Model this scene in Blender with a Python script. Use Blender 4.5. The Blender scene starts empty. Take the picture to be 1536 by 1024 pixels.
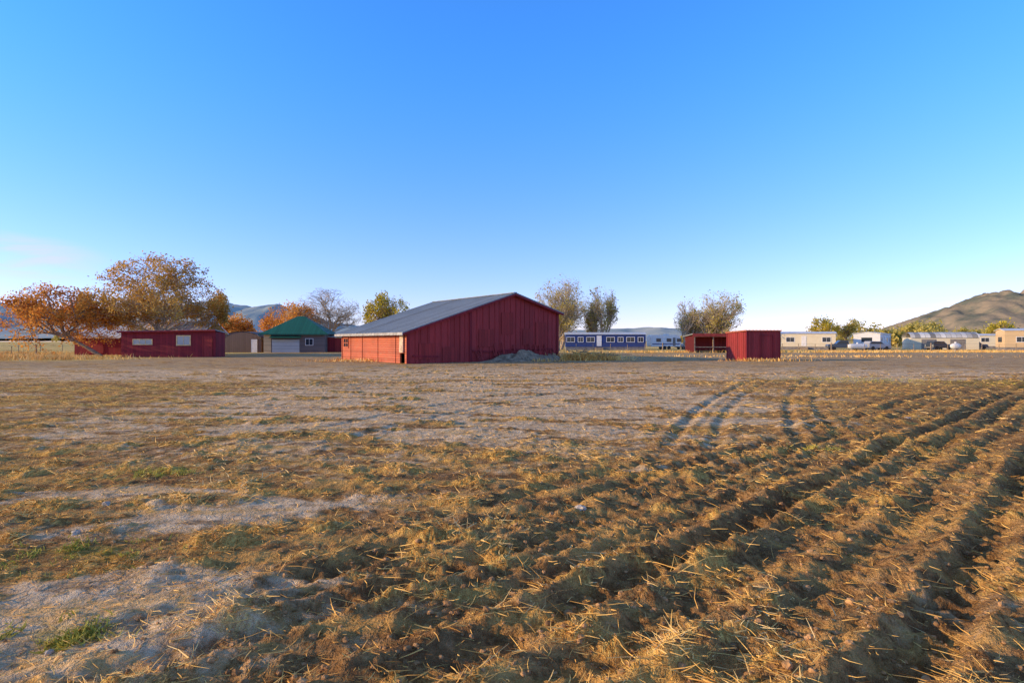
import bpy, math, random
import numpy as np
from mathutils import Vector
rng=np.random.default_rng(7); random.seed(7)
scene=bpy.context.scene
scene.view_settings.view_transform='Standard'; scene.view_settings.look='None'
scene.view_settings.exposure=0; scene.view_settings.gamma=1

SUN_AZ=(-0.990,-0.14); SUN_EL=math.radians(13.5)
# ------------------------------------------------------------ materials
def new_mat(name):
    m=bpy.data.materials.new(name); m.use_nodes=True
    nt=m.node_tree; b=nt.nodes['Principled BSDF']
    b.inputs['Specular IOR Level'].default_value=0.25
    return m,nt,b
def N(nt,t,**kw):
    n=nt.nodes.new(t)
    for k,v in kw.items(): setattr(n,k,v)
    return n
def math_n(nt,op,a,b=None,clamp=False):
    n=N(nt,'ShaderNodeMath',operation=op); n.use_clamp=clamp
    for i,v in enumerate((a,b)):
        if v is None: continue
        if isinstance(v,(int,float)): n.inputs[i].default_value=v
        else: nt.links.new(v,n.inputs[i])
    return n.outputs[0]
def mixc(nt,f,a,b,mode='MIX'):
    n=N(nt,'ShaderNodeMix',data_type='RGBA',blend_type=mode)
    for i,v in ((0,f),(6,a),(7,b)):
        if isinstance(v,(int,float)): n.inputs[i].default_value=v
        elif isinstance(v,tuple): n.inputs[i].default_value=(*v[:3],1)
        else: nt.links.new(v,n.inputs[i])
    return n.outputs[2]
def noise(nt,vec,scale,detail=4,rough=.6,dist=0):
    n=N(nt,'ShaderNodeTexNoise'); n.inputs['Scale'].default_value=scale
    n.inputs['Detail'].default_value=detail; n.inputs['Roughness'].default_value=rough
    n.inputs['Distortion'].default_value=dist
    nt.links.new(vec,n.inputs['Vector']); return n.outputs[0]
def mapping(nt,vec,scale=(1,1,1),rot=(0,0,0)):
    n=N(nt,'ShaderNodeMapping'); n.inputs['Scale'].default_value=scale; n.inputs['Rotation'].default_value=rot
    nt.links.new(vec,n.inputs['Vector']); return n.outputs[0]
def ramp(nt,f,a,b):
    n=N(nt,'ShaderNodeMapRange'); n.interpolation_type='SMOOTHSTEP'
    n.inputs[1].default_value=a; n.inputs[2].default_value=b
    nt.links.new(f,n.inputs[0]); return n.outputs[0]
def bump(nt,b,h,strength,dist):
    n=N(nt,'ShaderNodeBump'); n.inputs['Strength'].default_value=strength; n.inputs['Distance'].default_value=dist
    nt.links.new(h,n.inputs['Height']); nt.links.new(n.outputs[0],b.inputs['Normal'])
def mat_plain(name,col,rough=.7,metal=0,var=.25,scale=3,bmp=.01):
    m,nt,b=new_mat(name); tc=N(nt,'ShaderNodeTexCoord').outputs['Object']
    n1=noise(nt,tc,scale,6,.65)
    dark=tuple(c*(1-var*1.3) for c in col); lite=tuple(min(1,c*(1+var)) for c in col)
    c=mixc(nt,ramp(nt,n1,.3,.7),dark,lite)
    nt.links.new(c,b.inputs['Base Color']); b.inputs['Roughness'].default_value=rough; b.inputs['Metallic'].default_value=metal
    bump(nt,b,noise(nt,tc,scale*6,3),.5,bmp)
    return m
def mat_boards(name,col,width=.2,axis=0,var=.3,rough=.75,grime=.5,seam=.07,col2=None,bmp=.02,metal=0):
    m,nt,b=new_mat(name); tc=N(nt,'ShaderNodeTexCoord').outputs['Object']
    sep=N(nt,'ShaderNodeSeparateXYZ'); nt.links.new(tc,sep.inputs[0])
    q=math_n(nt,'DIVIDE',sep.outputs[axis],width)
    fl=math_n(nt,'FLOOR',q); fr=math_n(nt,'FRACT',q)
    wn=N(nt,'ShaderNodeTexWhiteNoise',noise_dimensions='1D'); nt.links.new(fl,wn.inputs['W'])
    dark=tuple(c*(1-var) for c in col); lite=tuple(min(1,c*(1+var)) for c in col)
    c=mixc(nt,wn.outputs['Value'],dark,lite)
    sc=(9,9,1.2) if axis!=2 else (1.2,1.2,14)
    st=noise(nt,mapping(nt,tc,sc),1.0,5,.7)
    c=mixc(nt,math_n(nt,'MULTIPLY',ramp(nt,st,.45,.75),grime),c,col2 or tuple(x*.4 for x in col))
    pt=noise(nt,tc,.6,5,.6)
    c=mixc(nt,math_n(nt,'MULTIPLY',ramp(nt,pt,.45,.7),grime*.7),c,tuple(min(1,x*.55+.015) for x in col))
    edge=math_n(nt,'MINIMUM',fr,math_n(nt,'SUBTRACT',1,fr))
    es=ramp(nt,edge,0,seam)
    c=mixc(nt,es,tuple(x*.3 for x in col),c)
    nt.links.new(c,b.inputs['Base Color']); b.inputs['Roughness'].default_value=rough; b.inputs['Metallic'].default_value=metal
    bump(nt,b,math_n(nt,'ADD',es,math_n(nt,'MULTIPLY',st,.5)),.6,bmp)
    return m
def mat_leaf(name,cols,trans=.35):
    m,nt,b=new_mat(name)
    g=N(nt,'ShaderNodeNewGeometry'); tc=N(nt,'ShaderNodeTexCoord').outputs['Object']
    cr=N(nt,'ShaderNodeValToRGB'); el=cr.color_ramp.elements
    while len(el)<len(cols): el.new(.5)
    for i,c in enumerate(cols): el[i].position=i/(len(cols)-1); el[i].color=(*c,1)
    f=math_n(nt,'ADD',math_n(nt,'MULTIPLY',g.outputs['Random Per Island'],.55),math_n(nt,'MULTIPLY',ramp(nt,noise(nt,tc,.35,2),.35,.65),.45))
    nt.links.new(f,cr.inputs[0]); nt.links.new(cr.outputs[0],b.inputs['Base Color'])
    b.inputs['Roughness'].default_value=.7
    if trans:
        t=N(nt,'ShaderNodeBsdfTranslucent'); nt.links.new(cr.outputs[0],t.inputs[0])
        mx=N(nt,'ShaderNodeMixShader'); mx.inputs[0].default_value=trans
        nt.links.new(b.outputs[0],mx.inputs[1]); nt.links.new(t.outputs[0],mx.inputs[2])
        nt.links.new(mx.outputs[0],nt.nodes['Material Output'].inputs[0])
    return m
def mat_glass(name,col=(.03,.04,.05)):
    m,nt,b=new_mat(name); b.inputs['Base Color'].default_value=(*col,1); b.inputs['Roughness'].default_value=.08
    b.inputs['Specular IOR Level'].default_value=.6
    return m

# ------------------------------------------------------------ noise in numpy
def perlin(x,y,seed=0):
    x=np.asarray(x,float); y=np.asarray(y,float)
    xi=np.floor(x).astype(np.int64); yi=np.floor(y).astype(np.int64)
    xf=x-xi; yf=y-yi
    def g(ix,iy,dx,dy):
        h=(ix*374761393+iy*668265263+seed*974634777)&0xffffffff
        h=((h^(h>>13))*1274126177)&0xffffffff
        h=h^(h>>16)
        a=h*(2*math.pi/4294967296.)
        return np.cos(a)*dx+np.sin(a)*dy
    u=xf*xf*xf*(xf*(xf*6-15)+10); v=yf*yf*yf*(yf*(yf*6-15)+10)
    a=g(xi,yi,xf,yf); b=g(xi+1,yi,xf-1,yf); c=g(xi,yi+1,xf,yf-1); d=g(xi+1,yi+1,xf-1,yf-1)
    return ((a+(b-a)*u)+((c+(d-c)*u)-(a+(b-a)*u))*v)*1.4
def fbm(x,y,o=4,seed=0,gain=.5):
    s=0;a=1
    for i in range(o):
        s=s+a*perlin(x*2**i,y*2**i,seed+i*17); a*=gain
    return s
def ss(a,b,x):
    t=np.clip((x-a)/(b-a),0,1); return t*t*(3-2*t)

# ------------------------------------------------------------ mesh helpers
def mesh_np(name,verts,faces,mat,parent=None,smooth=False):
    verts=np.asarray(verts,np.float32); faces=np.asarray(faces,np.int32)
    k=faces.shape[1]
    me=bpy.data.meshes.new(name); me.vertices.add(len(verts)); me.vertices.foreach_set('co',verts.ravel())
    me.loops.add(faces.size); me.loops.foreach_set('vertex_index',faces.ravel())
    me.polygons.add(len(faces)); me.polygons.foreach_set('loop_start',np.arange(0,faces.size,k,dtype=np.int32))
    me.polygons.foreach_set('use_smooth',np.full(len(faces),smooth))
    me.update(calc_edges=True)
    for mm in (mat if isinstance(mat,(list,tuple)) else [mat]): me.materials.append(mm)
    ob=bpy.data.objects.new(name,me); scene.collection.objects.link(ob)
    if parent: ob.parent=parent
    return ob
def empty(name,loc=(0,0,0),rot=0):
    e=bpy.data.objects.new(name,None); e.location=loc; e.rotation_euler=(0,0,rot)
    e.empty_display_size=.3; scene.collection.objects.link(e); return e
class MB:
    def __init__(s): s.v=[]; s.f=[]
    def add(s,vs,fs):
        o=len(s.v); s.v+=[tuple(map(float,p)) for p in vs]; s.f+=[tuple(i+o for i in f) for f in fs]; return s
    def box(s,x0,x1,y0,y1,z0,z1):
        return s.add([(x0,y0,z0),(x1,y0,z0),(x1,y1,z0),(x0,y1,z0),(x0,y0,z1),(x1,y0,z1),(x1,y1,z1),(x0,y1,z1)],
          [(3,2,1,0),(4,5,6,7),(0,1,5,4),(1,2,6,5),(2,3,7,6),(3,0,4,7)])
    def prism(s,poly,y0,y1):
        n=len(poly)
        vs=[(x,y0,z) for x,z in poly]+[(x,y1,z) for x,z in poly]
        return s.add(vs,[tuple(range(n)),tuple(range(2*n-1,n-1,-1))]+[((i+1)%n,i,i+n,(i+1)%n+n) for i in range(n)])
    def slab(s,p0,p1,p2,p3,th):
        P=[Vector(p) for p in (p0,p1,p2,p3)]; n=(P[1]-P[0]).cross(P[3]-P[0]).normalized()
        if n.z<0: n=-n
        L=[p-n*th for p in P]
        return s.add(P+L,[(0,1,2,3),(7,6,5,4),(0,4,5,1),(1,5,6,2),(2,6,7,3),(3,7,4,0)])
    def ribs(s,p0,p1,p2,p3,n,w=.05,h=.035):
        P=[Vector(p) for p in (p0,p1,p2,p3)]; nn=(P[1]-P[0]).cross(P[3]-P[0]).normalized()
        if nn.z<0: nn=-nn
        for i in range(n+1):
            t=i/n; a=P[0].lerp(P[1],t); b=P[3].lerp(P[2],t); d=(P[1]-P[0]).normalized()*w*.5
            o=nn*.002; u=nn*h
            s.add([a-d+o,a+d+o,b+d+o,b-d+o,a-d*.4+u,a+d*.4+u,b+d*.4+u,b-d*.4+u],[(0,1,5,4),(1,2,6,5),(2,3,7,6),(3,0,4,7),(4,5,6,7)])
        return s
    def cyl(s,p,q,r0,r1,n=8):
        p=Vector(p);q=Vector(q); d=(q-p).normalized(); a=d.orthogonal().normalized(); b=d.cross(a)
        vs=[]
        for c,r in ((p,r0),(q,r1)):
            for i in range(n):
                t=2*math.pi*i/n; vs.append(c+a*math.cos(t)*r+b*math.sin(t)*r)
        return s.add(vs,[(i,(i+1)%n,(i+1)%n+n,i+n) for i in range(n)]+[tuple(range(n-1,-1,-1)),tuple(range(n,2*n))])
    def obj(s,name,mat,parent=None,bevel=0):
        me=bpy.data.meshes.new(name); me.from_pydata(s.v,[],s.f); me.materials.append(mat); me.update()
        ob=bpy.data.objects.new(name,me); scene.collection.objects.link(ob)
        if parent: ob.parent=parent
        if bevel:
            m=ob.modifiers.new('bev','BEVEL'); m.width=bevel; m.segments=2; m.limit_method='ANGLE'
        return ob

# ------------------------------------------------------------ GROUND
RUTS=[(4.25,.03),(3.75,.045),(3.2,.045),(2.65,.03),(2.2,.075),(1.7,.07),(1.2,.035),(.65,.07),(.15,.07),(-.4,.04),(-.95,.06),(-1.5,.06),(-2.1,.07),(-2.7,.06),(-3.3,.045),(-3.85,.05),(-4.4,.065),(-4.95,.06),(-5.7,.05),(-6.4,.06),(-6.95,.055),(-7.7,.045),(-8.4,.05),(-9.2,.05)]
def fields(x,y):
    dist=np.hypot(x,y)
    w1=perlin(x*.25,y*.25,3)
    u=0.72*x+0.69*y
    v=-0.69*x+0.72*y+.14*perlin(x*.22,y*.22,5)+.0004*(u-4)*np.abs(u-4)
    plow=ss(5.6,3.2,v+1.3*w1+.5*perlin(x*.9,y*.9,6))*ss(34,20,y)*ss(-2.9,-.7,x+.15*y)
    packed=np.exp(-(((x+1.0-(y-15)*.1)/9)**2+((y-16)/7.5)**2)**1.5)*1.0
    packed=np.maximum(packed,ss(20,27,y)*ss(110,70,y)*.9*ss(-50,-34,x))
    packed=np.maximum(packed,.85*np.exp(-(((x+2.7)/1.7)**2+((y-5.2-.35*(x+2.9))/.42)**2)))
    packed=np.maximum(packed,.8*ss(.22,.5,fbm(x*.3+7,y*.75,3,19))*ss(24,12,y))
    n5=fbm(x*.45+.2*y,y*1.0,5,11,.6)
    packed=np.clip(packed*(.2+1.0*ss(-.4,.15,n5)),0,1)*(1-.8*plow)
    n2=fbm(x*.55+3,y*.8,4,23,.6)
    bias=.18+.30*ss(3,-4,x)*ss(60,7,y)
    straw=ss(-.10,.42,n2+bias-.25)
    n6=fbm(x*1.9,y*2.9,4,29,.6)
    ridge=.5+.5*np.sin(2*np.pi*v/.27+perlin(x*.5,y*.5,9)*2.2)
    straw=np.clip(straw*ss(-.45,.35,n6)+.4*ss(.1,.6,n6),0,1)*(1-.7*packed)*(1-.4*plow*(1-ridge))
    fade=ss(90,30,dist)
    lump=fbm(x*1.1,y*1.1,4,31)
    rid=1-np.abs(fbm(x*2.3,y*2.3,3,37))*1.6
    cl=fbm(x*5.5,y*5.5,4,41,.70)
    cl2=np.maximum(cl,-.10)
    rough=np.clip(.40+.42*plow+.35*straw-.34*packed,.2,1.1)
    h=.03*fbm(x*.18,y*.18,3,51)+rough*(.042*lump+.016*rid*plow+.046*cl2)+.05*straw*ss(.1,.8,n6)
    h+=plow*.006*(ridge*2-1)
    h+=(1-plow)*ss(6,10,y)*.022*fbm(x*.45+y*.5,y*2.4-x*.35,3,61)
    rm=np.zeros_like(x)
    for i,(vr,dp) in enumerate(RUTS):
        vv=v+.05*perlin(u*.6,u*0+vr*3,60+i)
        t=vv-vr; rut=np.exp(-(t/.115)**4)
        lug=np.clip(np.sin(2*np.pi*(u/.2+np.abs(t)*3.0))*2,-1,1)*.5+.5
        gate=(.3+.7*ss(-.5,.2,perlin(u*.3,u*0+vr*5,70+i)+.15))*np.clip(plow*1.6,0,1)
        h+=gate*(-dp*rut+.7*dp*np.exp(-((np.abs(t)-.2)/.06)**2)+.6*dp*rut*lug*ss(18,6,u))
        rm=np.maximum(rm,gate*rut*min(1,dp/.07)*(1-.6*lug))
    for x0,am in ((3.2,.035),(3.9,.03),(5.3,.035),(6.0,.03),(-3.5,.02),(-2.2,.02)):
        t=x-(x0+.43*(y-10.7)+.008*(y-10.7)**2)+.06*perlin(y*.5,y*0+x0,4); g=ss(7,10,y)*ss(30,22,y)
        rut=np.exp(-(t/.11)**2); lug=.5+.5*np.sin(2*np.pi*y/.3)
        h+=g*am*(-rut*(.6+.4*lug)+.7*np.exp(-((np.abs(t)-.22)/.09)**2))
    h=h*fade
    straw=straw*(1-.8*rm)
    green=np.zeros_like(x)
    for gx,gy,gr in ((-3.2,4.3,.4),(-2.5,3.1,.25),(-4.3,6.9,.3),(19,21.5,3.5),(14,24,3)):
        green=np.maximum(green,np.exp(-(((x-gx)/gr)**2+((y-gy)/(gr*.55))**2)))
    green=green*ss(-.2,.5,n6+.2)
    gold=ss(78,90,y+4*w1)+ss(-33,-38,x)*ss(44,50,y)
    fields.rm=rm
    return h,straw,packed,np.clip(green,0,1),np.clip(gold,0,1),plow
def axis_cols():
    a=list(np.arange(0,5,.027)); s=.027
    while a[-1]<9000: s=max(.027,(a[-1]-5)*.0125+.027) if a[-1]<60 else a[-1]*.06; a.append(a[-1]+s)
    a=np.array(a); return np.concatenate([-a[:0:-1],a])
def axis_rows():
    a=list(np.concatenate([[-9000,-3000,-1000,-300,-100,-50,-25,-12,-6],np.arange(-4,1.8,.1)])); a.append(1.8)
    while a[-1]<9000:
        s=max(.018,a[-1]*.0085) if a[-1]<75 else a[-1]*.05
        a.append(a[-1]+s)
    return np.array(a)
X,Y=np.meshgrid(axis_cols(),axis_rows()); nr,nc=X.shape
H,ST,PK,GR,GO,PL=fields(X,Y); RM=fields.rm
idx=np.arange(nr*nc).reshape(nr,nc)
F=np.stack([idx[:-1,:-1],idx[:-1,1:],idx[1:,1:],idx[1:,:-1]],-1).reshape(-1,4)
m,nt,b=new_mat('field_soil')
tc=N(nt,'ShaderNodeTexCoord').outputs['Object']
at=N(nt,'ShaderNodeAttribute'); at.attribute_name='cov'; sp=N(nt,'ShaderNodeSeparateColor'); nt.links.new(at.outputs['Color'],sp.inputs[0])
at2=N(nt,'ShaderNodeAttribute'); at2.attribute_name='gold'
at3=N(nt,'ShaderNodeAttribute'); at3.attribute_name='rut'
spx=N(nt,'ShaderNodeSeparateXYZ'); nt.links.new(tc,spx.inputs[0])
fine=noise(nt,tc,24,4,.72); med=noise(nt,tc,4.5,6,.68)
streak=noise(nt,mapping(nt,tc,(.55,2.4,1)),1.2,6,.7)
fib=noise(nt,mapping(nt,tc,(60,9,20),(0,0,.6)),1,2,.6)
soil=mixc(nt,ramp(nt,fine,.3,.72),(.18,.085,.030),(.52,.28,.11))
soil=mixc(nt,math_n(nt,'MULTIPLY',ramp(nt,med,.42,.62),.5),soil,(.76,.43,.15))
soil=mixc(nt,math_n(nt,'MULTIPLY',at3.outputs['Fac'],.6),soil,(.16,.08,.035))
pk=mixc(nt,ramp(nt,med,.3,.7),(.56,.37,.20),(.97,.73,.46))
pk=mixc(nt,math_n(nt,'MULTIPLY',ramp(nt,fine,.5,.7),.55),pk,(.42,.24,.10))
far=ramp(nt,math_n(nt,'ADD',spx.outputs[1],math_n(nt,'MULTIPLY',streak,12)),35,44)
pk=mixc(nt,math_n(nt,'MULTIPLY',far,.7),pk,(.40,.28,.155))  # far dirt darkened: shadow band painted in along with browner soil
sw=mixc(nt,ramp(nt,fib,.4,.68),(.58,.29,.07),(1.0,.66,.18))
fstraw=math_n(nt,'MULTIPLY',ramp(nt,math_n(nt,'ADD',sp.outputs[0],math_n(nt,'MULTIPLY',math_n(nt,'SUBTRACT',fine,.5),1.2)),.1,.75),.9)
c=mixc(nt,fstraw,soil,sw)
fpk=ramp(nt,math_n(nt,'ADD',sp.outputs[1],math_n(nt,'MULTIPLY',math_n(nt,'SUBTRACT',med,.5),1.5)),.12,.7)
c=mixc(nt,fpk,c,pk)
c=mixc(nt,math_n(nt,'MULTIPLY',ramp(nt,streak,.48,.63),.55),c,(.88,.50,.14))
c=mixc(nt,math_n(nt,'MULTIPLY',ramp(nt,streak,.47,.35),.7),c,(.19,.10,.045))
c=mixc(nt,math_n(nt,'MULTIPLY',sp.outputs[2],.45),c,(.44,.35,.05))
gd=mixc(nt,ramp(nt,streak,.35,.65),(.66,.42,.13),(.95,.65,.22))
gd=mixc(nt,math_n(nt,'MULTIPLY',ramp(nt,noise(nt,mapping(nt,tc,(.02,.06,1)),1,3),.5,.6),.6),gd,(.38,.34,.10))
c=mixc(nt,at2.outputs['Fac'],c,gd)
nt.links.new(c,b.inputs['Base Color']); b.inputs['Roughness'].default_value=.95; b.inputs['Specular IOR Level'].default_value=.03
bh=math_n(nt,'ADD',math_n(nt,'MULTIPLY',fine,.55),math_n(nt,'MULTIPLY',med,1.6))
bump(nt,b,bh,1.0,.085)
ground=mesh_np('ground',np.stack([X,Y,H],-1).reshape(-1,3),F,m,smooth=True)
ca=ground.data.attributes.new('cov','FLOAT_COLOR','POINT')
ca.data.foreach_set('color',np.stack([ST,PK,GR,np.ones_like(ST)],-1).astype(np.float32).ravel())
ga=ground.data.attributes.new('gold','FLOAT','POINT'); ga.data.foreach_set('value',GO.astype(np.float32).ravel())
ra=ground.data.attributes.new('rut','FLOAT','POINT'); ra.data.foreach_set('value',RM.astype(np.float32).ravel())
del X,Y,H,F

def hgt(x,y): return fields(np.asarray(x,float),np.asarray(y,float))[0]

# straw litter
def strips(name,P,D,L,W,mat,bend=.25):
    n=len(P); D=D/np.linalg.norm(D,axis=1,keepdims=True)
    R=rng.normal(size=(n,3)); Wv=np.cross(D,R); Wv/=np.linalg.norm(Wv,axis=1,keepdims=True)+1e-9
    B=rng.normal(size=(n,3))*bend; B[:,2]*=.5
    V=[]
    for t,wf in ((0,1.),(.5,.9),(1,.35)):
        C=P+D*(L*t)[:,None]+B*((t*t)*L)[:,None]
        V+= [C-Wv*(W*wf)[:,None],C+Wv*(W*wf)[:,None]]
    V=np.stack(V,1).reshape(-1,3); o=(np.arange(n)*6)[:,None]
    Fc=np.concatenate([o+np.array([[0,1,3,2]]),o+np.array([[2,3,5,4]])],0)
    return mesh_np(name,V,Fc,mat)
n=430000
y=np.exp(rng.uniform(math.log(1.9),math.log(30),n)); x=rng.uniform(-1.1,1.1,n)*(y+.3)
h,st,pk,gr,go,pl=fields(x,y); rm=fields.rm
clump=ss(-.1,.6,fbm(x*3.1,y*3.1,2,90))
keep=rng.random(n)<(.06+1.05*st*(.2+.8*clump)+.04*pl)*(1-.6*pk)*(1-.4*pl)*(1-.7*rm)
x,y,h,st,clump=x[keep],y[keep],h[keep],st[keep],clump[keep]; n=len(x)
az=rng.uniform(0,2*np.pi,n); el=np.abs(rng.normal(0,.17,n))*(1+.8*st*clump)
D=np.stack([np.cos(az)*np.cos(el),np.sin(az)*np.cos(el),np.sin(el)],-1)
L=rng.gamma(2.6,.024,n).clip(.015,.15)*(1+.02*y); W=rng.uniform(.0009,.0021,n)*(1+.14*y)
P=np.stack([x,y,h+.002+rng.random(n)*.014*st],-1)
straw_m=mat_leaf('dry_straw',[(.40,.19,.05),(.80,.43,.10),(1.0,.62,.17),(.95,.74,.38)],0)
strips('straw_litter',P,D,L,W,straw_m)
n=11000; cx=np.array([(-3.2,4.3,.4),(-2.5,3.1,.2),(-4.3,6.9,.3),(19,21.5,3),(14,24,2.6),(4.5,8.5,.2)])
k=rng.integers(0,len(cx),n); x=cx[k,0]+rng.normal(0,1,n)*cx[k,2]*.7; y=cx[k,1]+rng.normal(0,1,n)*cx[k,2]*.4
h,st,pk,gr,go,pl=fields(x,y); kp=(rng.random(n)<ss(-.1,.5,fbm(x*4,y*4,2,95)))&(y>1.8); x,y,h=x[kp],y[kp],h[kp]; n=len(x)
az=rng.uniform(0,2*np.pi,n); el=rng.uniform(.2,1.2,n)
D=np.stack([np.cos(az)*np.cos(el),np.sin(az)*np.cos(el),np.sin(el)],-1)
strips('green_weeds',np.stack([x,y,h],-1),D,rng.uniform(.015,.05,n)*(1+.04*y),rng.uniform(.002,.0045,n)*(1+.06*y),mat_leaf('weed_green',[(.20,.20,.03),(.50,.44,.07),(.70,.52,.12)],.2))
zones=[(-46,52,7,3,5200,.45),(-58,56,8,4,4200,.5),(6.5,49.5,2.2,1.2,2600,.7),(-2,46.4,6,.5,700,.35),(20.5,46.6,2.5,.3,350,.3),(34,84,22,2.5,3500,.4),(70,88,25,3,3500,.4),(-70,72,14,6,4500,.5),(30,60,16,3,900,.25),(-12.5,46,3,1,400,.3)]
Xs=[];Ys=[];Hs=[]
for zx,zy,sx,sy,k,hh in zones:
    a=rng.normal(zx,sx*.6,k);b2=rng.normal(zy,sy*.6,k); Xs.append(a);Ys.append(b2);Hs.append(rng.uniform(.4,1.1,k)*hh)
x=np.concatenate(Xs);y=np.concatenate(Ys);L=np.concatenate(Hs); n=len(x)
az=rng.uniform(0,2*np.pi,n); el=rng.uniform(.8,1.5,n)
D=np.stack([np.cos(az)*np.cos(el),np.sin(az)*np.cos(el),np.sin(el)],-1)
strips('dry_weeds',np.stack([x,y,hgt(x,y)-.01],-1),D,L,rng.uniform(.012,.03,n),straw_m)

def icos():
    import bmesh
    bm=bmesh.new(); bmesh.ops.create_icosphere(bm,subdivisions=2,radius=1); v=np.array([q.co[:] for q in bm.verts]); f=np.array([[q.index for q in t.verts] for t in bm.faces]); bm.free(); return v,f
IV,IF=icos()
def rocks(name,pts,mat):
    V=[];Fc=[];o=0
    for i,(px,py,pz,r) in enumerate(pts):
        v=IV.copy(); s=rng.uniform(.7,1.3,3); s[2]*=.75
        nn=perlin(v[:,0]*1.4+i*7.3,v[:,1]*1.4+v[:,2]*2.1,i%50)+.5*perlin(v[:,0]*3+i,v[:,2]*3+v[:,1],i%31)
        v=v*s*(1+.4*nn)[:,None]*r; a=rng.uniform(0,6.28); ca_,sa=math.cos(a),math.sin(a)
        v=np.stack([v[:,0]*ca_-v[:,1]*sa,v[:,0]*sa+v[:,1]*ca_,v[:,2]],-1)+np.array([px,py,pz])
        V.append(v);Fc.append(IF+o);o+=len(v)
    return mesh_np(name,np.concatenate(V),np.concatenate(Fc),mat,smooth=False)
n=4600
y=np.exp(rng.uniform(math.log(1.9),math.log(12),n)); x=rng.uniform(-1.1,1.1,n)*(y+.3)
h,st,pk,gr,go,pl=fields(x,y); kp=rng.random(n)<(.12+.85*pl)*(1-.6*pk); x,y,h=x[kp],y[kp],h[kp]
r=rng.gamma(2.0,.0038,len(x)).clip(0,.024)+.004
rocks('soil_clods',np.stack([x,y,h,r],-1),mat_plain('clod_soil',(.44,.24,.10),.95,0,.5,9,.01))
stone_m=mat_plain('field_stone',(.48,.40,.31),.85,0,.35,14,.01)
for sx,sy,sr in ((.66,5.45,.06),(-3.62,4.72,.05),(-4.0,5.6,.05),(8.2,11.8,.05),(-2.4,2.95,.02)):
    rocks('field_stone',[(sx,sy,float(hgt([sx],[sy])[0])+.005,sr)],stone_m)

# ------------------------------------------------------------ common materials
red=mat_boards('red_painted_boards',(.33,.034,.030),.28,0,.18,.75,.4,.05)
redm=mat_boards('red_painted_metal',(.36,.038,.036),.9,0,.14,.7,.5,.02)
redh=mat_boards('red_lap_siding',(.56,.14,.07),.17,2,.16,.75,.6,.16,(.46,.26,.15))
reddk=mat_boards('dark_red_boards',(.25,.020,.026),.3,0,.15,.75,.3,.05)
rooft=mat_boards('weathered_metal_roof',(.32,.35,.35),.65,1,.12,.65,.6,.03,(.24,.18,.12))
roofg=mat_boards('galvanised_roof',(.72,.70,.68),.6,0,.1,.5,.3,.03)
greenr=mat_boards('green_metal_roof',(.02,.14,.09),.4,0,.12,.5,.2,.05)
woodw=mat_plain('weathered_wood',(.34,.25,.16),.9,0,.4,6)
white=mat_plain('white_paint',(.76,.74,.70),.6,0,.08,2)
dark=mat_plain('interior_shade',(.02,.015,.013),.9,0,.3,2)
cream=mat_boards('cream_siding',(.78,.68,.47),.25,2,.05,.6,.2,.08)
grey=mat_boards('grey_siding',(.17,.14,.13),.22,2,.1,.7,.2,.1)
tan=mat_boards('tan_siding',(.70,.50,.27),.22,2,.08,.7,.2,.1)
blue=mat_boards('blue_siding',(.03,.06,.20),.3,2,.1,.6,.2,.08)
skirt=mat_plain('skirting',(.22,.2,.18),.8,0,.2,2)
glass=mat_glass('window_glass'); glassp=mat_glass('pale_window',(.35,.38,.36))
tyre=mat_plain('tyre_rubber',(.02,.02,.02),.8); dirt=mat_plain('dirt_mound_soil',(.30,.22,.14),.95,0,.4,2.5,.04)
quon=mat_boards('brown_steel',(.17,.11,.085),.3,0,.1,.6,.3,.06)

def window(root,x0,x1,z0,z1,y,mat=glass,fr=white,name='window',bars=1,w=.07):
    f=MB(); f.box(x0-w,x1+w,y-.05,y-.004,z1,z1+w).box(x0-w,x1+w,y-.05,y-.004,z0-w,z0).box(x0-w,x0,y-.05,y-.004,z0,z1).box(x1,x1+w,y-.05,y-.004,z0,z1)
    for i in range(bars):
        t=x0+(x1-x0)*(i+1)/(bars+1); f.box(t-.02,t+.02,y-.04,y-.006,z0,z1)
    f.obj(name+'_frame',fr,root); MB().box(x0,x1,y-.02,y-.003,z0,z1).obj(name+'_glass',mat,root)

# ------------------------------------------------------------ BARN
bx=empty('red_barn',(-7.6,41.4,0),math.atan2(.6,.8))
LB=13.2; prof=[(0,2.4),(9.6,5.55),(14.5,4.15)]
def rz(x): return float(np.interp(x,[p[0] for p in prof],[p[1] for p in prof]))
MB().prism([(0,-.3),(14.5,-.3),(14.5,4.15),(9.6,5.55),(0,2.4)],0,.12).obj('gable_wall',redm,bx)
MB().prism([(0,-.3),(14.5,-.3),(14.5,4.15),(9.6,5.55),(0,2.4)],LB-.12,LB).obj('back_gable_wall',redm,bx)
g=MB(); xx=.15
while xx<14.4:
    zb=rng.uniform(.0,.15) if xx>4 else -.1
    w=.035 if xx<5.4 else .05
    g.box(xx-w/2,xx+w/2,-.035,-.003,zb,rz(xx)-.06); xx+=rng.uniform(.42,.62)
g.obj('batten_strips',redm,bx)
g=MB(); g.box(-.1,.14,-.06,.0-.004,-.2,2.36); g.box(5.3,5.52,-.07,-.004,0,rz(5.3)-.15); g.box(14.4,14.62,-.06,-.004,0,4.1)
for a,b2,za,zb in ((5.6,7.4,.95,.86),(7.5,9.3,.88,1.0),(9.5,11.6,1.04,.98),(11.7,13.9,.95,1.06),(.4,2.6,.62,.55)):
    g.slab((a,-.075,za),(b2,-.075,zb),(b2,-.037,zb),(a,-.037,za),.15)
g.obj('corner_and_rail_boards',reddk,bx)
g=MB()
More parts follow.
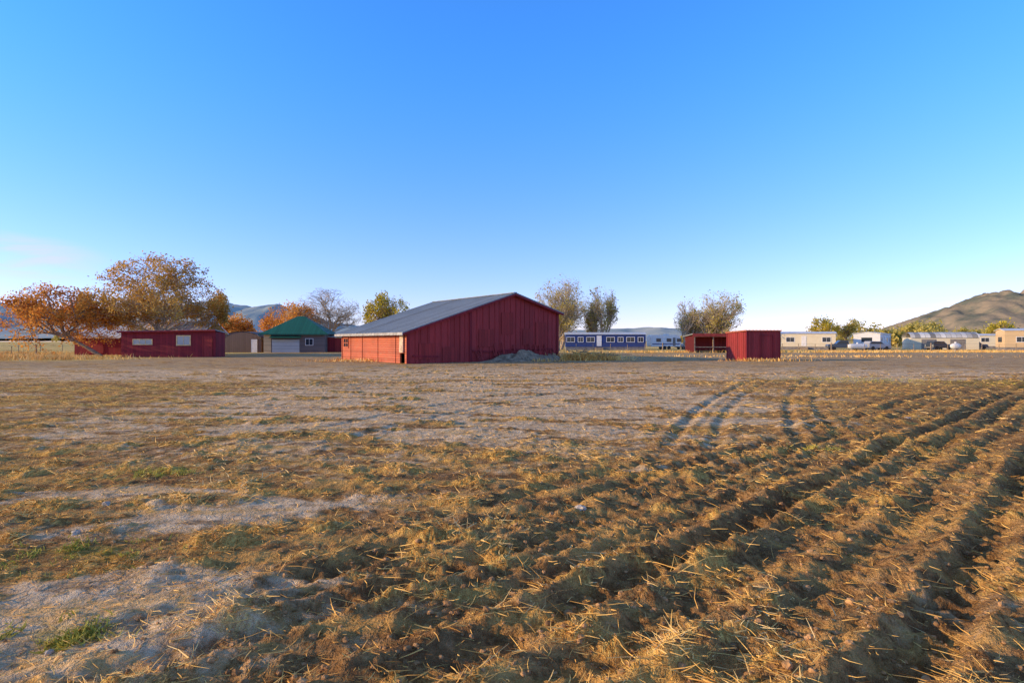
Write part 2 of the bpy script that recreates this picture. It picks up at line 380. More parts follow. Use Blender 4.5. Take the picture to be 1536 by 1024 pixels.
for a,b2,z0,z1 in ((.9,2.3,.3,1.5),(2.9,4.2,.1,1.2),(6.2,7.6,1.2,2.6),(8.4,9.6,2.2,4.0),(10.6,11.4,1.3,2.7),(12.0,13.1,1.2,3.3)):
    g.box(a,b2,-.052,-.040,z0,z1)
g.obj('patch_panels',red,bx)
g=MB()
for i in range(16):
    a=rng.uniform(5.8,14); t=rng.uniform(-.25,.25); hh_=rng.uniform(.7,1.6)
    g.slab((a,-.5-rng.uniform(0,.3),.02),(a+.12,-.55,.02),(a+.12+t,-.09,hh_),(a+t,-.09,hh_),.03)
g.obj('leaning_planks',red,bx)
MB().box(0,.12,.12,.45,-.3,2.4).box(0,.12,1.25,LB-.12,-.3,2.4).box(0,.12,.45,1.25,.75,2.4).obj('side_wall',redh,bx)
MB().box(1.0,1.05,.12,2.2,-.2,2.3).obj('doorway_shadow_wall',dark,bx)  # near-black sheet standing in for the shade inside the doorway
MB().box(-.14,-.06,.5,1.1,.8,2.25).obj('hanging_door_panel',mat_plain('pale_plywood',(.62,.46,.32),.85,0,.25,4),bx)
g=MB()
for yy in (1.95,5.2,8.4,11.0,LB-.16): g.box(-.05,-.003,yy,yy+.14,-.2,2.36)
g.obj('side_wall_posts',redh,bx)
f=MB(); wz0,wz1=1.15,1.85
f.box(-.07,-.004,11.5,12.7,wz1,wz1+.1).box(-.07,-.004,11.5,12.7,wz0-.1,wz0).box(-.07,-.004,11.5,11.58,wz0,wz1).box(-.07,-.004,12.62,12.7,wz0,wz1).box(-.06,-.004,12.06,12.14,wz0,wz1).box(-.05,-.004,11.58,12.62,1.47,1.53)
f.obj('side_window_frame',redh,bx); MB().box(-.02,-.003,11.58,12.62,wz0,wz1).obj('side_window_glass',glass,bx)
MB().box(14.38,14.5,.12,LB-.12,-.3,4.15).obj('right_wall',redm,bx)
e0=(-.55,-.35,2.4-.55*.328+.06); e1=(-.55,LB+.3,2.4-.55*.328+.06); r0=(9.6,-.35,5.63); r1=(9.6,LB+.3,5.63)
q0=(14.95,-.35,4.10); q1=(14.95,LB+.3,4.10)
g=MB(); g.slab(e0,e1,r1,r0,.07); g.ribs(e0,e1,r1,r0,22); g.slab(q0,q1,r1,r0,.07); g.ribs(q0,q1,r1,r0,22)
g.obj('roof',rooft,bx)
MB().box(9.45,9.75,-.36,LB+.31,5.625,5.68).obj('ridge_cap',rooft,bx)
g=MB(); g.slab((-.55,-.38,2.22),(-.55,-.33,2.22),(9.6,-.33,5.56),(9.6,-.38,5.56),.16); g.slab((14.95,-.38,4.03),(14.95,-.33,4.03),(9.6,-.33,5.56),(9.6,-.38,5.56),.16)
g.obj('rake_boards',reddk,bx)
MB().box(-.6,-.552,-.36,LB+.3,2.08,2.27).obj('eave_fascia',mat_plain('grey_fascia',(.42,.40,.36),.7,0,.25,3),bx)
g=MB()
for i in range(10): yy=.3+i*1.4; g.slab((-.54,yy,2.16),(-.54,yy+.06,2.16),(0,yy+.06,2.33),(0,yy,2.33),.12)
g.obj('rafter_tails',woodw,bx)

def mound(name,cx,cy,rx,ry,hh,rot,mat,seed):
    n=60; gx,gy=np.meshgrid(np.linspace(-1.25,1.25,n),np.linspace(-1.25,1.25,n))
    r=np.hypot(gx,gy)+.2*fbm(gx*2,gy*2,3,seed)
    z=hh*ss(1.0,.0,r)*(1+.5*fbm(gx*3,gy*3,4,seed+3))-.06
    c,s=math.cos(rot),math.sin(rot); wx=cx+(gx*rx*c-gy*ry*s); wy=cy+(gx*rx*s+gy*ry*c)
    id_=np.arange(n*n).reshape(n,n); Fc=np.stack([id_[:-1,:-1],id_[:-1,1:],id_[1:,1:],id_[1:,:-1]],-1).reshape(-1,4)
    return mesh_np(name,np.stack([wx,wy,z+hgt(wx,wy)],-1).reshape(-1,3),Fc,mat,smooth=True)
mound('dirt_mound',1.2,47.0,5.6,1.4,.75,.6435,dirt,5)
mound('dirt_mound',7.2,50.5,2.6,1.4,.45,.2,mat_plain('brown_soil',(.22,.14,.08),.95,0,.4,3,.04),8)
g=MB()
for i in range(46):
    a=rng.uniform(0,3.14); L_=rng.uniform(.6,2.2); cx_,cy_=rng.normal(6.8,1.3),rng.normal(50,.8); z=rng.uniform(.1,.65); dz=rng.uniform(-.3,.4)
    g.cyl((cx_,cy_,z),(cx_+L_*math.cos(a),cy_+L_*math.sin(a)*.5,max(.05,z+dz)),.05,.035,6)
g.obj('wood_debris_pile',woodw)

# ------------------------------------------------------------ corrugated red shed
def corr(mb,x0,x1,y,z0,z1,ax='x',p=.3,d=.04,sgn=-1,ztop=None):
    n=int(round((x1-x0)/p)); pts=[]
    for i in range(n):
        a=x0+(x1-x0)*i/n; w=(x1-x0)/n
        pts+=[(a,0),(a+w*.55,0),(a+w*.65,d),(a+w*.9,d)]
    pts.append((x1,0)); vs=[];fs=[]
    for (q,o) in pts:
        zt=z1 if ztop is None else ztop(q)
        for z in (z0,zt): vs.append((q,y+sgn*o,z) if ax=='x' else (y+sgn*o,q,z))
    for i in range(len(pts)-1): fs.append((2*i,2*i+2,2*i+3,2*i+1))
    mb.add(vs,fs)
sh=empty('red_metal_shed',(19.4,47,0),math.atan2(.16,.986))
smet=mat_boards('red_corrugated_steel',(.34,.036,.034),.3,0,.22,.6,.4,.02)
smety=mat_boards('red_corrugated_steel_side',(.30,.035,.030),.3,1,.22,.6,.5,.02)
g=MB(); corr(g,0,2.95,0,-.1,2.45); corr(g,0,2.95,3.0,-.1,2.3,sgn=1); g.obj('front_wall',smet,sh)
g=MB(); corr(g,0,3,0,-.1,2.4,'y'); corr(g,0,3,2.95,-.1,2.4,'y',sgn=1); g.obj('side_walls',smety,sh)
g=MB(); g.box(-.07,.05,-.07,.05,-.1,2.47); g.box(2.9,3.02,-.07,.05,-.1,2.47); g.box(-.07,.05,2.95,3.07,-.1,2.35); g.obj('corner_trim',reddk,sh)
g=MB(); P4=[(-.12,-.14,2.53),(3.07,-.14,2.53),(3.07,3.14,2.40),(-.12,3.14,2.40)]; g.slab(*P4,.06); g.ribs(*P4,10,.07,.05)
g.obj('roof',mat_plain('sunlit_red_roof',(.50,.16,.09),.7,0,.3,4),sh)  # orange of the sunlit top edge put into the roof colour
g=MB(); g.box(1.15,1.19,-.085,-.045,.0,2.1).box(2.3,2.34,-.085,-.045,0,2.1).box(1.15,2.34,-.085,-.045,2.1,2.14); g.obj('door_frame',reddk,sh)

lo=empty('red_loafing_shed',(26.2,82,0),.05)
MB().box(0,8.4,3.4,3.5,0,2.3).box(0,.1,0,3.4,0,2.4).box(8.3,8.4,0,3.4,0,2.4).obj('walls',red,lo)
MB().slab((-.3,-.4,2.75),(8.7,-.4,2.75),(8.7,3.8,2.4),(-.3,3.8,2.4),.1).obj('roof',rooft,lo)
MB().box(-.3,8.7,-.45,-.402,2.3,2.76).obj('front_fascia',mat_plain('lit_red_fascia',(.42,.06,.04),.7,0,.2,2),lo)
g=MB(); 
for xx in (.05,2.8,5.6,8.2): g.box(xx,xx+.15,-.05,.1,0,2.5)
g.box(.1,5.6,-.02,.03,.75,.87); g.obj('posts_and_rail',woodw,lo)

# ------------------------------------------------------------ left red shed
ls=empty('red_outbuilding',(-40.2,58.5,0),.03)
W=9.6; DP=2.0
MB().prism([(0,-.3),(W,-.3),(W,2.72),(0,2.55)],0,.1).obj('front_wall',reddk,ls)
MB().box(0,.1,.1,DP,-.3,2.5).box(W-.1,W,.1,DP,-.3,2.6).box(.1,W-.1,DP-.1,DP,-.3,2.4).obj('side_walls',mat_boards('dark_red_side',(.25,.02,.025),.3,1,.15),ls)
MB().slab((-.2,-.35,2.68),(W+.1,-.35,2.86),(W+.1,DP+.1,2.6),(-.2,DP+.1,2.45),.09).obj('roof',rooft,ls)
MB().slab((-.2,-.38,2.66),(W+.1,-.38,2.84),(W+.1,-.352,2.84),(-.2,-.352,2.66),.16).obj('fascia',reddk,ls)
oc=mat_plain('ochre_trim',(.80,.55,.24),.8)
window(ls,1.25,3.1,1.35,1.8,0,glassp,oc,'wide_window',2,.08)
window(ls,5.7,6.95,1.3,2.15,0,glassp,oc,'square_window',1,.11)
g=MB(); g.box(8.25,8.33,-.05,-.004,0,2.1).box(9.2,9.28,-.05,-.004,0,2.1).box(8.25,9.28,-.05,-.004,2.1,2.18).box(8.33,9.2,-.03,-.004,.02,2.1); g.box(9.0,9.08,-.07,-.032,1,1.08); g.obj('door',red,ls)
lb=empty('metal_roof_barn',(-52.3,68,0),.04)
W=14.8; S_=5.6
MB().box(0,W,0,.1,-.3,2.1).box(0,.1,.1,6,-.3,2.1).box(W-.1,W,.1,6,-.3,2.1).box(0.1,W-.1,5.9,6,-.3,2.1).obj('walls',reddk,lb)
g=MB(); A=[(-.4,-.5,2.05),(S_,-.5,2.05),(S_,3,3.4),(-.4,3,3.4)]; g.slab(*A,.08); g.ribs(*A,10)
A=[(S_,-.5,2.7),(W+.4,-.5,2.7),(W+.4,3,4.2),(S_,3,4.2)]; g.slab(*A,.08); g.ribs(*A,18)
A=[(-.4,6.5,2.05),(S_,6.5,2.05),(S_,3.01,3.4),(-.4,3.01,3.4)]; g.slab(*A,.08)
A=[(S_,6.5,2.6),(W+.4,6.5,2.6),(W+.4,3.01,4.2),(S_,3.01,4.2)]; g.slab(*A,.08)
g.obj('roof',roofg,lb)
MB().box(S_,W,.0,.1,2.1,2.6).obj('upper_wall',reddk,lb)
MB().box(1.2,3.4,-.06,-.004,.2,1.8).obj('barn_door',red,lb)

# ------------------------------------------------------------ arch (quonset) shed
qs=empty('arched_steel_shed',(-43.2,84,0),.0)
pts=[(0,-.2),(6.2,-.2),(6.2,1.7)]
for i in range(1,12):
    t=math.pi*i/12; pts.append((3.1+3.1*math.cos(t),1.7+1.35*math.sin(t)))
pts.append((0,1.7))
MB().prism(pts,0,.12).obj('front_wall',quon,qs)
ring=[(6.2,1.7)]+pts[3:-1]+[(0,1.7)]
g=MB()
full=[(6.25,-.2)]+[(3.1+(x-3.1)*1.03,z*1.02) for x,z in ring]+[(-.05,-.2)]
for i in range(len(full)-1):
    (xa,za),(xb,zb)=full[i],full[i+1]
    g.add([(xa,-.1,za),(xb,-.1,zb),(xb,10,zb),(xa,10,za)],[(0,1,2,3)])
g.obj('arch_shell',quon,qs)
MB().box(4.7,5.6,-.05,-.004,0,1.95).obj('white_door',white,qs)
MB().box(4.62,4.69,-.06,-.004,0,2.02).box(5.61,5.68,-.06,-.004,0,2.02).box(4.69,5.61,-.06,-.004,1.955,2.02).obj('door_frame',quon,qs)

# ------------------------------------------------------------ green roof house
gh=empty('green_roof_house',(-36.2,83,0),.12)
W=8.6;D_=8
MB().box(0,W,0,.12,-.2,2.75).box(W-.12,W,.12,D_,-.2,2.75).box(.12,W-.12,D_-.12,D_,-.2,2.75).obj('walls',grey,gh)
MB().box(-.004,.12,.12,D_-.12,-.2,2.75).obj('sunlit_tan_side_wall',tan,gh)  # sunlight on this side wall put into its tan colour
MB().box(-.03,1.0,-.03,-.004,-.2,2.72).obj('sunlit_tan_front_strip',tan,gh)  # added strip painting the side wall's sunlit tan onto the front
c4=[(-.55,-.55,2.72),(W+.55,-.55,2.72),(W+.55,D_+.55,2.72),(-.55,D_+.55,2.72)]
rl=(W/2-.5,D_/2,5.5); rr=(W/2+.5,D_/2,5.5)
g=MB(); g.add(c4+[rl,rr],[(0,1,5,4),(1,2,5),(2,3,4,5),(3,0,4),(3,2,1,0)]); g.box(-.57,W+.57,-.58,-.552,2.58,2.74); g.obj('hip_roof',greenr,gh)
g=MB(); g.box(1.15,5.0,-.06,-.004,0,1.9); g.obj('garage_door',mat_boards('garage_door_panels',(.45,.48,.48),.5,2,.05,.6,.15,.05),gh)
window(gh,5.9,6.9,1.1,2.0,0,glass,white,'front_window',1)
MB().slab((1,-1.0,2.2),(5.3,-1.0,2.2),(5.3,-.003,2.45),(1,-.003,2.45),.08).obj('door_awning',greenr,gh)
sr=empty('small_red_shed',(-28.2,86,0),.1)
MB().box(0,3.2,0,3,-.2,2.2).obj('walls',red,sr); MB().slab((-.2,-.3,2.35),(3.4,-.3,2.35),(3.4,3.2,2.6),(-.2,3.2,2.6),.1).obj('roof',rooft,sr)
MB().box(.4,1.4,-.04,-.004,0,1.9).obj('door',reddk,sr)

# ------------------------------------------------------------ mobile homes etc
def mobile_home(x,y,rot,L_,Wd,H_,mat,roofm,nwin=4,name='mobile_home',wframe=white,endwin=True):
    r=empty(name,(x,y,0),rot)
    MB().box(.05,L_-.05,.05,Wd-.05,-.1,.6).obj('skirting',skirt,r)
    MB().prism([(0,.6),(L_,.6),(L_,H_),(0,H_)],0,Wd).obj('walls',mat,r)
    g=MB(); g.slab((-.2,-.2,H_),(L_+.2,-.2,H_),(L_+.2,Wd/2,H_+.38),(-.2,Wd/2,H_+.38),.08); g.slab((-.2,Wd+.2,H_),(L_+.2,Wd+.2,H_),(L_+.2,Wd/2+.003,H_+.38),(-.2,Wd/2+.003,H_+.38),.08); g.obj('roof',roofm,r)
    g=MB(); g.add([(0,.01,H_+.001),(0,Wd-.01,H_+.001),(0,Wd/2,H_+.3)],[(0,2,1)]); g.add([(L_,.01,H_+.001),(L_,Wd-.01,H_+.001),(L_,Wd/2,H_+.3)],[(0,1,2)]); g.obj('gable_ends',mat,r)
    doorx=L_*.42
    xs=[L_*(i+.5)/nwin for i in range(nwin)]
    for i,wx in enumerate(xs):
        if abs(wx-doorx)<1.2: continue
        ww=.45 if i%2 else .7
        window(r,wx-ww,wx+ww,1.55,2.4,0,glass,wframe,'window_%d'%i,1,.09)
    MB().box(doorx-.45,doorx+.45,-.05,-.004,.75,2.7).obj('door',white,r)
    MB().box(doorx-.7,doorx+.7,-1.0,-.06,.0,.25).box(doorx-.7,doorx+.7,-.7,-.06,.25,.5).obj('steps',woodw,r)
    if endwin:
        g=MB(); g.box(-.04,-.004,Wd*.3,Wd*.7,1.5,2.4); g.obj('end_window',glass,r)
    return r
rw=mat_plain('white_roof',(.62,.64,.66),.6,0,.1,2)
mobile_home(10.2,108,-.06,15,4.2,3.0,blue,rw,8)
mobile_home(54.0,114,-.42,9.5,4.5,3.2,cream,rw,3)
mobile_home(72.5,112,.85,13,4.6,3.2,mat_boards('white_siding',(.74,.73,.70),.25,2,.05,.6,.2,.08),rw,4)
mobile_home(98,130,-.4,13,4.6,3.0,cream,rw,4)
mobile_home(87.5,101,-.45,14,5,3.6,tan,rw,3)
qs2=empty('striped_metal_shed',(84,120,0),-.35)
g=MB(); prev=None
for i in range(13):
    t=math.pi*i/12; pz=(2.4-.02)+1.2*math.sin(t); py=3-3.2*math.cos(t)
    if prev: g.add([(0,prev[0],prev[1]),(12,prev[0],prev[1]),(12,py,pz),(0,py,pz)],[(0,1,2,3)])
    prev=(py,pz)
g.obj('arched_roof',mat_boards('striped_roof',(.50,.48,.44),.9,0,.6,.5,.2,.05),qs2)
MB().box(.1,11.9,0,5.9,-.1,2.4).obj('walls',cream,qs2)
MB().box(2,4.6,-.05,-.004,0,2.1).box(7,9.6,-.05,-.004,0,2.1).obj('doors',skirt,qs2)

def vehicle(name,x,y,rot,kind,col):
    r=empty(name,(x,y,0),rot); pm,nt,b=new_mat(name+'_paint'); b.inputs['Base Color'].default_value=(*col,1); b.inputs['Roughness'].default_value=.3
    b.inputs['Coat Weight'].default_value=.4
    if kind=='pickup':
        body=[(0,.45),(5.3,.45),(5.35,.9),(5.2,1.12),(3.9,1.2),(3.35,1.2),(1.85,1.2),(0,1.15)]
        cab=[(1.9,1.2),(3.95,1.2),(3.35,1.8),(2.05,1.82)]
    else:
        body=[(0,.4),(4.5,.4),(4.55,.8),(4.35,1.0),(3.3,1.1),(0.1,1.1)]
        cab=[(.1,1.1),(3.35,1.1),(2.65,1.65),(.45,1.68)]
    MB().prism(body,0,1.85).obj('body',pm,r,.08)
    MB().prism(cab,.12,1.73).obj('cab',pm,r,.06)
    cx=sum(p[0] for p in cab)/4; cz=sum(p[1] for p in cab)/4
    gl=[(cx+(px-cx)*.82,cz+(pz-cz)*.72) for px,pz in cab]
    MB().prism(gl,.105,.117).prism(gl,1.733,1.745).obj('side_glass',glass,r)
    (xa,za),(xb,zb)=cab[1],cab[2]
    MB().slab((xa-.07,.25,za+.09),(xa-.07,1.6,za+.09),(xb+.07,1.55,zb-.05),(xb+.07,.3,zb-.05),.01).obj('windshield',glass,r)
    Lb=max(p[0] for p in body); g=MB()
    for wx in (.85,Lb-.95):
        for wy in (-.02,1.65): g.cyl((wx,wy,.36),(wx,wy+.22,.36),.36,.36,18)
    g.obj('wheels',tyre,r)
    MB().box(Lb-.02,Lb+.03,.1,.4,.72,.88).box(Lb-.02,Lb+.03,1.45,1.75,.72,.88).box(-.03,.01,.08,.25,.7,1).box(-.03,.01,1.6,1.77,.7,1).obj('lights',glassp,r)
    MB().box(Lb,Lb+.1,.05,1.8,.4,.58).box(-.1,0,.05,1.8,.4,.58).obj('bumpers',skirt,r)
vehicle('pickup_truck',62.0,102,2.9,'pickup',(.05,.07,.10))
vehicle('parked_car',66.5,106,.1,'car',(.35,.36,.38))
vehicle('pickup_truck',34.8,118,.3,'pickup',(.45,.45,.45))
vehicle('parked_car',80,108,.2,'car',(.04,.05,.06))
vehicle('parked_car',93.5,117,.0,'car',(.12,.10,.10))
def trailer(x,y,rot,L_):
    r=empty('travel_trailer',(x,y,0),rot)
    MB().prism([(0.2,.55),(L_-.3,.55),(L_,1.0),(L_-.1,2.4),(L_-.6,2.95),(.3,2.95),(0,2.6),(0,.8)],0,2.4).obj('shell',white,r,.06)
    MB().box(.3,L_-.3,-.012,-.003,1.0,1.2).obj('stripe',blue,r)
    for a in (1.2,3.4,5.6): window(r,a,a+.9,1.6,2.2,0,glass,skirt,'window',0,.05)
    MB().box(4.7,5.25,-.03,-.004,.7,2.4).obj('door',skirt,r)
    g=MB(); 
    for wx in (3,3.9): g.cyl((wx,-.02,.36),(wx,.22,.36),.36,.36,16).cyl((wx,2.2,.36),(wx,2.42,.36),.36,.36,16)
    g.obj('wheels',tyre,r); MB().box(L_-.3,L_+1.1,1.1,1.3,.45,.55).box(L_+.9,L_+1,1.15,1.25,0,.5).obj('hitch',skirt,r)
    MB().box(3.2,4.2,.8,1.5,2.951,3.15).obj('roof_vent',white,r)
trailer(28.3,116,.12,6.5)
def tank(x,y,L_,rad):
    r=empty('propane_tank',(x,y,0),0); g=MB(); n=14; prof2=[(0,.02),(.12,.6),(.4,.92),(.7,1),(L_-.7,1),(L_-.4,.92),(L_-.12,.6),(L_,.02)]
    vs=[];fs=[]
    for xx,rr_ in prof2:
        for i in range(n): t=2*math.pi*i/n; vs.append((xx,rr_*rad*math.cos(t),.35+rad+rr_*rad*math.sin(t)))
    for j in range(len(prof2)-1):
        for i in range(n): fs.append((j*n+i,j*n+(i+1)%n,(j+1)*n+(i+1)%n,(j+1)*n+i))
    g.add(vs,fs); g.obj('tank_shell',white,r); MB().box(.6,.8,-.3,.3,-.1,.45).box(L_-.8,L_-.6,-.3,.3,-.1,.45).obj('legs',skirt,r); MB().cyl((L_/2,0,.3+rad*2),(L_/2,0,.55+rad*2),.15,.15,10).obj('dome',white,r)
tank(57.2,97,3.4,.45); tank(74,96,1.7,.5)

# ------------------------------------------------------------ power pole & fences
pp=empty('power_pole',(-41.6,78,0),.3); MB().cyl((0,0,-.3),(0,0,6.6),.16,.11,10).obj('pole',woodw,pp); MB().box(-1.1,1.1,-.17,-.07,6.0,6.14).obj('crossarm',woodw,pp)
g=MB()
for a in (-1,-.4,.4,1): g.cyl((a,-.12,6.14),(a,-.12,6.32),.05,.04,6)
g.obj('insulators',glassp,pp)
def fence(x0,y0,x1,y1,n,h=1.25,wire=4,r=.05):
    e=empty('wire_fence',(x0,y0,0)); g=MB(); w=MB(); P_=[]
    for i in range(n+1):
        t=i/n; px,py=(x1-x0)*t,(y1-y0)*t; rr_=r*(2.2 if i%6==0 else 1)
        g.cyl((px,py,-.2),(px+rng.normal(0,.03),py+rng.normal(0,.03),h*(1.12 if i%6==0 else rng.uniform(.92,1.03))),rr_,rr_*.9,7); P_.append((px,py))
    for k in range(wire):
        z=h*(.25+.7*k/(wire-1))
        for i in range(n): w.cyl((*P_[i],z),(*P_[i+1],z-.0),.012,.012,4)
    g.obj('posts',woodw,e); w.obj('wires',skirt,e)
fence(-53.5,64,-110,72,18,1.15,4,.04); fence(-110,90,-55,92,16); fence(36,92,120,84,34); fence(8,96,36,92,10)

# ------------------------------------------------------------ TREES
bark=mat_plain('tree_bark',(.32,.22,.14),.95,0,.35,5); barkg=mat_plain('grey_bark',(.50,.39,.27),.95,0,.3,5)
def leafquads(C,size):
    n=len(C); A=rng.normal(size=(n,3)); A/=np.linalg.norm(A,axis=1,keepdims=True); B=np.cross(A,rng.normal(size=(n,3))); B/=np.linalg.norm(B,axis=1,keepdims=True)+1e-9
    s=(rng.uniform(.5,1.2,n)*size)[:,None]; A=A*s; B=B*s*.7
    V=np.stack([C-A,C-B*.9,C+A,C+B],1).reshape(-1,3); return V,np.arange(n*4).reshape(n,4)
def tree(name,x,y,h,w,tr,leafm,nleaf,lsize,seed,barkm=bark,theta=(.5,.95),up=.25,kids=(6,5,4,4),trunk=.22,lean=0,spread=.4,leafsel=None,stems=1,d=None,sq=.85,zr=.95):
    R=random.Random(seed); S=[]; tips=[]
    def rv(): return Vector((R.gauss(0,1),R.gauss(0,1),R.gauss(0,1)))
    def grow(p,dr,L_,lvl,r):
        pts=[p.copy()]; n=4 if lvl<2 else 3
        for i in range(n):
            dr=(dr+rv()*.10*(1+.25*lvl)+Vector((0,0,up*.18))).normalized(); p=p+dr*L_/n; pts.append(p.copy())
        S.append((pts,r,r*(.55 if lvl<len(kids) else .3),lvl))
        if lvl>=len(kids): tips.extend(pts[1:]); return
        if lvl>=len(kids)-1: tips.extend(pts[2:])
        elif stems>1 and lvl>=1: tips.extend(pts[1:]*3)
        for k in range(kids[lvl]):
            t=R.uniform(.75 if stems==1 else .12,1) if lvl==0 else R.uniform(.25 if stems==1 else .1,1); q=t*(len(pts)-1); i=min(int(q),len(pts)-2); pp_=pts[i].lerp(pts[i+1],q-i)
            if lvl==0:
                a=2*math.pi*(k+R.uniform(-.3,.3))/kids[0]; pr=Vector((math.cos(a),math.sin(a),0))
            else:
                pr=rv(); pr=(pr-dr*pr.dot(dr)).normalized()
            th=R.uniform(*theta); nd=(dr*math.cos(th)+pr*math.sin(th)+Vector((0,0,up*.5))).normalized()
            grow(pp_,nd,L_*(R.uniform(.55,.85) if (lvl or stems>1) else R.uniform(.7,1.7)),lvl+1,r*R.uniform(.42,.6) if lvl<2 else r*.5)
        if lvl==0: grow(p,dr,L_*(1.5 if stems==1 else .7),1,r*.6)
    for s_ in range(stems):
        d0=Vector((R.gauss(0,.22),R.gauss(0,.22),1)).normalized() if stems>1 else Vector((lean*.3/h,0,1)).normalized()
        grow(Vector((R.gauss(0,.3)*(stems>1),R.gauss(0,.3)*(stems>1),-.02)),d0,trunk*5*(R.uniform(.75,1.2) if stems>1 else 1),0,tr)
    T=np.array([t[:] for t in tips]); zm=np.percentile(T[:,2],97); sz=h/zm*zr
    cx,cy=np.median(T[:,0]),np.median(T[:,1]); wx=np.percentile(np.abs(T[:,0]-cx),92)*2; wy=np.percentile(np.abs(T[:,1]-cy),92)*2
    sx=w/wx; sy=(d or w)/wy
    a_=w*.5; b_z=h*.48; zc=h*.5
    def tf(p):
        f=min(1,max(0,p[2]*sz/(h*.35)))
        qx,qy,qz=(p[0]-cx*f)*sx,(p[1]-cy*f)*sy,p[2]*sz
        dz=max(qz-zc,0)/b_z; r_=math.sqrt((qx/a_)**2+(qy/a_)**2+dz*dz)
        if r_>sq:
            k=(sq+.22*(1-math.exp(-(r_-sq)/.22*.9)))/r_
            qx*=k; qy*=k
            if qz>zc: qz=zc+(qz-zc)*k
        return Vector((qx+lean*f,qy,qz))
    root=empty(name,(x,y,0)); V=[];Fc=[]
    for pts,ra,rb,lvl in S:
        P_=[tf(p) for p in pts]; ns=7 if lvl<2 else (4 if lvl<4 else 3); o=len(V)
        for i,p in enumerate(P_):
            t=i/(len(P_)-1); r_=max(ra+(rb-ra)*t,.013); dd=(P_[min(i+1,len(P_)-1)]-P_[max(i-1,0)]).normalized(); a=dd.orthogonal().normalized(); b_=dd.cross(a)
            for j in range(ns): an=2*math.pi*j/ns; V.append(p+a*math.cos(an)*r_+b_*math.sin(an)*r_)
        for i in range(len(P_)-1):
            for j in range(ns): Fc.append((o+i*ns+j,o+i*ns+(j+1)%ns,o+(i+1)*ns+(j+1)%ns,o+(i+1)*ns+j))
    mesh_np('trunk_and_branches',np.array([v[:] for v in V]),np.array(Fc),barkm,root,True)
    if nleaf:
        T2=np.array([tf(t)[:] for t in tips])
        if leafsel is not None: T2=T2[leafsel(T2)]
        wgt=np.clip(.35+fbm(T2[:,0]*.5+seed,T2[:,2]*.5+T2[:,1]*.3,2,seed),.05,1); wgt/=wgt.sum()
        C=T2[rng.choice(len(T2),nleaf,p=wgt)]+rng.normal(size=(nleaf,3))*spread
        Vv,Ff=leafquads(C,lsize); mesh_np('foliage',Vv,Ff,leafm,root)
    return root
org=mat_leaf('orange_leaves',[(.36,.13,.02),(.75,.32,.05),(.90,.50,.10)],.4)
tanl=mat_leaf('tan_leaves',[(.32,.18,.03),(.70,.40,.08),(.86,.58,.15)],.4)
yg=mat_leaf('yellow_green_leaves',[(.20,.19,.02),(.60,.48,.05),(.85,.64,.09)],.45)
olv=mat_leaf('olive_leaves',[(.24,.21,.04),(.60,.49,.11),(.82,.66,.20)],.45)
PK_=dict(barkm=barkg,theta=(.15,.5),up=.4,kids=(6,5,4,4),stems=5,trunk=.5,spread=.3,sq=1.3,zr=.9)
tree('orange_maple_tree',-43.6,60.5,7.4,10.0,.22,org,12000,.13,11,theta=(.5,1.0),lean=-5.0,up=.12,spread=.3,kids=(7,5,4,4))
tree('cottonwood_tree',-41.3,65.5,11.2,12.6,.34,tanl,27000,.13,12,barkm=barkg,theta=(.4,.95),up=.2,kids=(7,5,4,4,3),spread=.28,lean=.4,sq=.92)
tree('bare_tree',-33,100,11.2,12.5,.32,org,3000,.17,13,barkm=barkg,theta=(.4,.9),kids=(7,5,4,4,3),leafsel=lambda T:(T[:,0]<-1.5)&(T[:,2]<7.5),spread=.4)
tree('bare_tree',-40,103,8.3,9,.26,org,6000,.18,23,barkm=barkg,theta=(.4,.9),kids=(7,5,4,4),spread=.4)
tree('yellow_green_tree',-19.6,90,8.9,6.2,.25,yg,5000,.17,14,theta=(.4,.9),spread=.3,sq=1.0)
tree('poplar_tree',10.2,116,14.0,8.0,.2,olv,6500,.18,15,**PK_)
tree('poplar_tree',17.2,118,12.2,6.8,.2,olv,4400,.18,16,**PK_)
tree('poplar_tree',42.3,117,11.4,7.0,.2,olv,5500,.18,17,**PK_)
tree('poplar_tree',37.6,119,9.6,5.0,.2,olv,1500,.18,27,**PK_)
tree('orange_shrub_tree',-51.5,106,6.4,6.8,.2,org,7000,.22,18,kids=(6,5,4),trunk=.1,spread=.4)
tree('small_tree',97,178,9,8,.2,yg,3000,.3,19,spread=.5,sq=1.0); tree('small_tree',107,182,8.5,6,.2,olv,2000,.3,20,spread=.5,sq=1.0)
tree('small_tree',112,130,6.0,6,.2,yg,2600,.26,24,spread=.45,sq=1.0)
C=[]
for (xa,xb,yy,hh,nn) in ((118,150,190,8.5,10),(150,205,225,8,10),(100,135,152,4,8),(-140,-70,320,6,14),(30,60,330,6,6),(70,160,420,7,12),(-420,-150,520,8,22),(180,420,520,9,20)):
    for i in range(nn):
        tx=rng.uniform(xa,xb); ty=yy+rng.uniform(-8,8); th=hh*rng.uniform(.6,1.15); k=int(700)
        for q in range(7):
            cc=np.array([tx+rng.normal(0,th*.22),ty+rng.normal(0,th*.22),th*rng.uniform(.3,.85)]); C.append(cc+rng.normal(size=(k//7,3))*th*.13)
C=np.concatenate(C); C[:,2]=np.abs(C[:,2]); Vv,Ff=leafquads(C,.45); mesh_np('distant_trees',Vv,Ff,olv)

